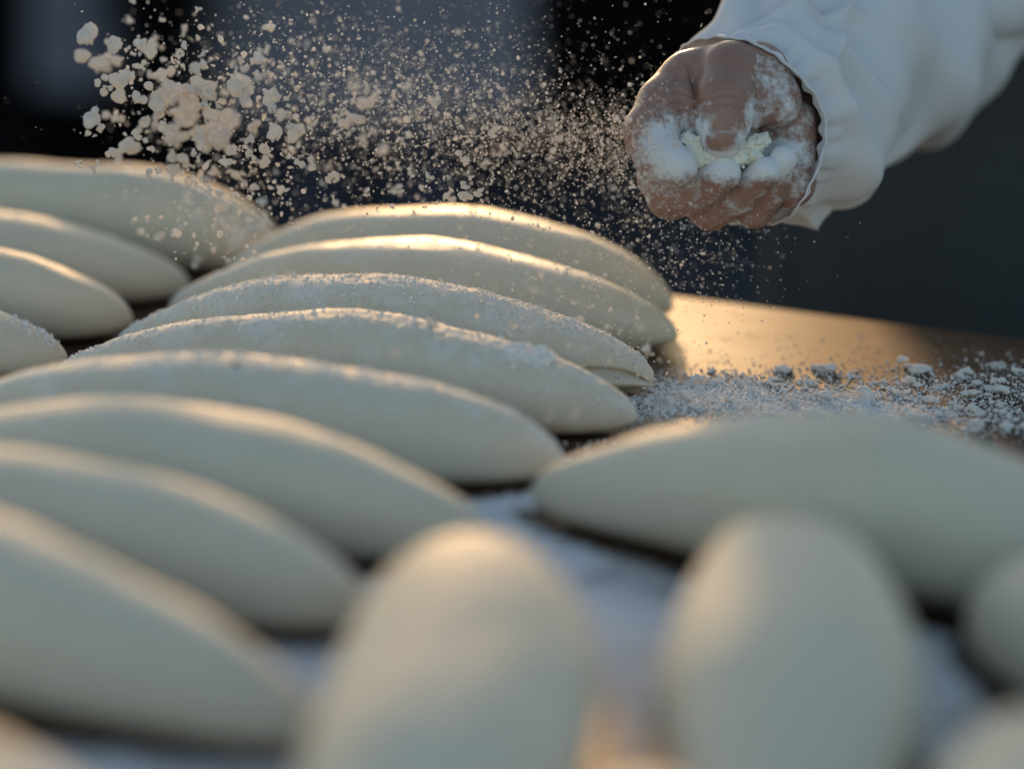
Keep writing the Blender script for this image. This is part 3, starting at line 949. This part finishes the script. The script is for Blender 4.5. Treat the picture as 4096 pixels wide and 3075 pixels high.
standing('person', -0.32, 5.25, 1.58, 'person in a long blue-grey apron standing far behind, blurred by the flour spray', M_navy, M_smock, 0.10, M_smock, 0.31, 0.36)
standing('person', -0.88, 5.0, 1.70, 'person in black trousers and a short grey apron, blurred far behind', M_dark, M_dark, 0.09, M_lav, 0.06)

# ------------------------------------------------------------------ flour clumps (shared shapes)
def clump_mesh(seed, flat=1.0):
    rs = np.random.default_rng(seed)
    n = rs.integers(3, 7)
    cs = rs.normal(0, 0.50, (n, 3)) * [1.15, 0.8, 0.8]
    rr = rs.uniform(0.16, 0.50, n)
    def f(x, y, z):
        o = None
        for c, r_ in zip(cs, rr):
            q = np.sqrt((x - c[0]) ** 2 + (y - c[1]) ** 2 + (z - c[2]) ** 2) - r_
            o = q if o is None else smin(o, q, 0.10)
        return o + 0.20 * wob(x, y, z, 6.0, 9, seed) + 0.15 * wob(x, y, z, 13, 10, seed + 5) + 0.06 * wob(x, y, z, 26, 10, seed + 2)
    V, F = surface_nets(f, (-1.9, -1.9, -1.9), (1.9, 1.9, 1.9), 0.085)
    V = V - V.mean(0)
    ext = np.percentile(np.linalg.norm(V, axis=1), 62)
    V = V / ext
    V[:, 2] *= flat
    o = mesh_obj('flour_clump', V, np.ascontiguousarray(F), M_clump)
    me = o.data
    bpy.data.objects.remove(o)
    return me
CL = [clump_mesh(s) for s in range(12)]

def clump(px, py, d, rpx, k=None, label='small flour crumb flying through the air in the thrown spray', group='small flour crumbs flying in the spray'):
    me = CL[k if k is not None else random.randrange(12)]
    o = bpy.data.objects.new('flour_clump', me)
    C.objects.link(o)
    o.location = cam_pt(float(px), float(py), float(d))
    rr = rpx / FPX * d
    o.scale = (rr * random.uniform(0.8, 1.25), rr * random.uniform(0.8, 1.2), rr * random.uniform(0.8, 1.25))
    o.rotation_euler = [random.uniform(0, 6.28) for _ in range(3)]
    tag(o, label, 'flour', group)
    return o
BIG = [(350,140,40),(382,232,52),(432,258,40),(470,345,55),(530,352,52),(415,330,28),(370,490,46),(450,468,40),(455,182,30),(520,205,22),(562,180,32),(605,195,26),(560,262,20),(522,588,34),(450,612,22),(478,632,27),(572,500,40),(640,300,45),(650,380,50),(690,330,45),(700,420,70),(760,370,42),(775,440,62),(815,352,42),(730,490,55),(690,545,42),(640,470,40),(870,440,52),(885,500,48),(855,550,62),(960,345,46),(980,390,30),(1090,388,32),(1160,505,52),(1040,620,38),(1100,528,28),(1190,560,24),(1470,405,38),(1410,480,30),(1370,495,20),(1330,710,27),(1225,655,34),(1250,650,20),(1888,758,36),(1860,785,20),(1800,792,22),(1350,815,24),(1735,405,22),(1415,345,26),(600,215,20),(720,640,32),(690,625,22),(780,620,22),(540,540,18),(1040,235,26),(960,270,24),(1060,200,18),(790,270,32),(720,215,18),(620,150,12),(515,80,12),(650,80,12),(530,5,12),(1530,600,22),(1640,690,20),(1590,760,22),(1850,630,22),(1970,525,18),(2010,610,20),(1690,750,18),(800,560,26),(930,610,24),(1000,565,20),(1450,560,20),(950,700,22),(860,690,22),(1130,760,20),(600,690,22),(700,680,26),(380,668,24),(318,655,14)]
for px, py, r in BIG:
    big = dict(label='large ragged flour clump flying at the head of the thrown spray', group='large flour clumps flying in the spray') if r >= 40 else {}
    clump(px, py, 1.165 + random.gauss(0, 0.035), r * random.uniform(1.0, 1.2), **big)
def ctr_y(x):
    return np.interp(x, [400, 700, 1000, 1500, 2000, 2450], [380, 420, 430, 450, 520, 580])
def sig_y(x):
    return np.interp(x, [400, 700, 1000, 1500, 2000, 2450], [150, 190, 200, 190, 150, 95])
for i in range(190):
    px = random.betavariate(1.3, 1.25) * 1750 + 560
    py = ctr_y(px) + random.gauss(0, 1) * sig_y(px) * 0.95
    if py < 30 or py > 860:
        continue
    big = np.interp(px, [560, 1400, 2300], [15, 9.5, 6.5])
    clump(px, py, 1.145 + random.gauss(0, 0.05), big * math.exp(random.gauss(0, 0.3)))
for i in range(14):       # drifting past the left back loaf and the crests
    clump(random.uniform(560, 1100), random.uniform(700, 1050), 1.10 + random.gauss(0, 0.05), random.uniform(12, 24))
for px, py, r, d in ((948, 955, 30, 1.0), (1010, 905, 34, 0.98), (2205, 1655, 22, 1.01), (1715, 1290, 24, 1.08), (2140, 1250, 24, 0.98), (1580, 1620, 18, 1.02), (2050, 1300, 14, 1.08), (2585, 1400, 24, 1.07), (640, 1270, 20, 1.0), (2300, 1660, 22, 1.02), (1580, 1410, 22, 1.02)):
    clump(px, py, d, r)

# the fine airborne mist of flour: far too many to count
def mist():
    Ps, Rs = [], []
    def add(px, py, d, r):
        m = (px > -50) & (px < 4100) & (py > -60)
        Ps.append(cam_pt(px[m], py[m], d[m]))
        Rs.append(r[m] / FPX * d[m])
    n = 6900
    px = 430 + rng.beta(2.0, 1.12, n) * 2080
    py = ctr_y(px) + rng.normal(0, 1, n) * sig_y(px)
    add(px, py, 1.14 + rng.normal(0, 0.045, n), np.interp(px, [430, 1200, 2500], [5.2, 3.5, 2.3]) * np.exp(rng.normal(0, 0.48, n)))
    n = 2500
    px = rng.normal(1650, 560, n)
    py = rng.normal(330, 270, n)
    add(px, py, 1.14 + rng.normal(0, 0.06, n), 2.3 * np.exp(rng.normal(0, 0.45, n)))
    n = 1100
    px = rng.normal(2380, 330, n)
    py = rng.normal(880, 190, n)
    add(px, py, 1.13 + rng.normal(0, 0.04, n), 2.8 * np.exp(rng.normal(0, 0.42, n)))
    n = 650
    px = rng.normal(2760, 200, n)
    py = rng.normal(1010, 150, n)
    add(px, py, 1.13 + rng.normal(0, 0.04, n), 2.7 * np.exp(rng.normal(0, 0.4, n)))
    n = 420          # grains falling in front of the loaf tips
    px = rng.normal(2350, 260, n)
    py = 900 + (px - 1700) * 0.42 + rng.normal(120, 130, n)
    add(px, py, 1.08 + rng.normal(0, 0.035, n), 4.2 * np.exp(rng.normal(0, 0.45, n)))
    n = 260
    px = rng.normal(850, 170, n)
    py = rng.normal(820, 110, n)
    add(px, py, 1.12 + rng.normal(0, 0.05, n), 7 * np.exp(rng.normal(0, 0.45, n)))
    n = 900          # in front of the fist
    px = rng.normal(2560, 90, n)
    py = rng.normal(600, 140, n)
    add(px, py, 1.10 + rng.normal(0, 0.02, n), 3.0 * np.exp(rng.normal(0, 0.4, n)))
    return np.concatenate(Ps), np.concatenate(Rs)
Pm, Rm = mist()
ok = Pm[:, 2] > T + 0.004
V, F = granules(Pm[ok], Rm[ok])
mo = mesh_obj('flour_mist', V, F, M_flour_air)
mo['kind'] = 'stuff'
tag(mo, 'fine spray of flour grains thrown from the fist through the air', 'flour')

# ------------------------------------------------------------------ flour on the table
def blocked(p):
    for key, (x, y, an, L, W, H, bow, a, b) in LOAF.items():
        dx, dy = p[0] - x, p[1] - y
        u = (dx * math.cos(an) + dy * math.sin(an)) / (L / 2)
        v = -dx * math.sin(an) + dy * math.cos(an)
        if abs(u) < 1.0 and abs(v - bow * (1 - u * u)) < W / 2 * (1 - abs(u) ** a) ** b:
            return True
    return False
def behind_edge(p):
    return (p[0] - e0[0]) * en[0] + (p[1] - e0[1]) * en[1] > -0.01
TABLE_CL = [(3660,1455,60),(3130,1470,34),(3300,1465,40),(3640,1520,50),(3860,1490,34),(3960,1530,50),(2780,1520,34),(2850,1525,26),(2960,1515,24),(3080,1530,30),(3310,1575,40),(3460,1575,46),(3520,1525,20),(3580,1560,36),(3900,1565,44),(4040,1560,60),(2740,1575,44),(3000,1560,26),(3170,1590,26),(3760,1600,50),(3830,1620,26),(3640,1650,40),(3720,1650,34),(3900,1640,36),(4000,1630,34),(4060,1690,50),(3900,1700,40),(2920,1600,26),(2800,1620,34),(2680,1610,36),(2980,1640,36),(3090,1650,30),(3250,1650,34),(3420,1650,26),(3520,1665,30),(3350,1620,22),(4090,1480,36),(3990,1455,26),(3230,1520,16),(3400,1500,14),(3770,1540,16),(3690,1590,16)]
for px, py, r in TABLE_CL:
    p = on_table(float(px), float(py + r * 0.45))
    o = bpy.data.objects.new('flour_clump', CL[random.randrange(12)])
    C.objects.link(o)
    rr = r / FPX * 1.16
    o.scale = (rr * 1.1, rr * 1.1, rr * 0.62)
    o.location = (p[0], p[1], T + rr * 0.28)
    o.rotation_euler = (0, 0, random.uniform(0, 6.28))
    o.material_slots[0].link = 'OBJECT'
    o.material_slots[0].material = M_flour
    tag(o, 'flour clump lying on the brown table beside the loaf tips', 'flour', 'flour clumps lying on the table')
gp, gr = [], []
def scatter(n, fx, fy, r0, sg):
    px, py = fx(n), fy(n)
    p = on_table(px, py)
    r = np.minimum(r0 * np.exp(rng.normal(0, sg, n)), 0.0014)
    for q, rr in zip(p, r):
        if not blocked(q) and not behind_edge(q):
            gp.append((q[0], q[1], T + rr * 0.3))
            gr.append(rr)
scatter(8000, lambda n: 2480 + 1150 * rng.beta(1.0, 1.6, n), lambda n: rng.normal(1610, 52, n), 0.00028, 0.5)
scatter(3500, lambda n: rng.normal(2850, 220, n), lambda n: rng.normal(1575, 38, n), 0.0005, 0.5)
scatter(2600, lambda n: rng.uniform(3300, 4150, n), lambda n: rng.normal(1600, 70, n), 0.00034, 0.55)
scatter(500, lambda n: rng.uniform(2600, 4150, n), lambda n: rng.uniform(1330, 1700, n), 0.00035, 0.4)
for c in TABLE_CL:
    scatter(60, lambda n: rng.normal(c[0], c[2] * 1.3, n), lambda n: rng.normal(c[1] + c[2] * 0.5, c[2] * 0.30, n), 0.0004, 0.5)
scatter(1500, lambda n: rng.uniform(1900, 2900, n), lambda n: rng.uniform(1720, 2300, n), 0.0005, 0.5)
V, F = granules(np.array(gp), np.array(gr), 0.8)
go = mesh_obj('flour_scatter', V, F, M_flour)
go['kind'] = 'stuff'
tag(go, 'loose white flour grains scattered over the table top beside the loaves', 'flour')
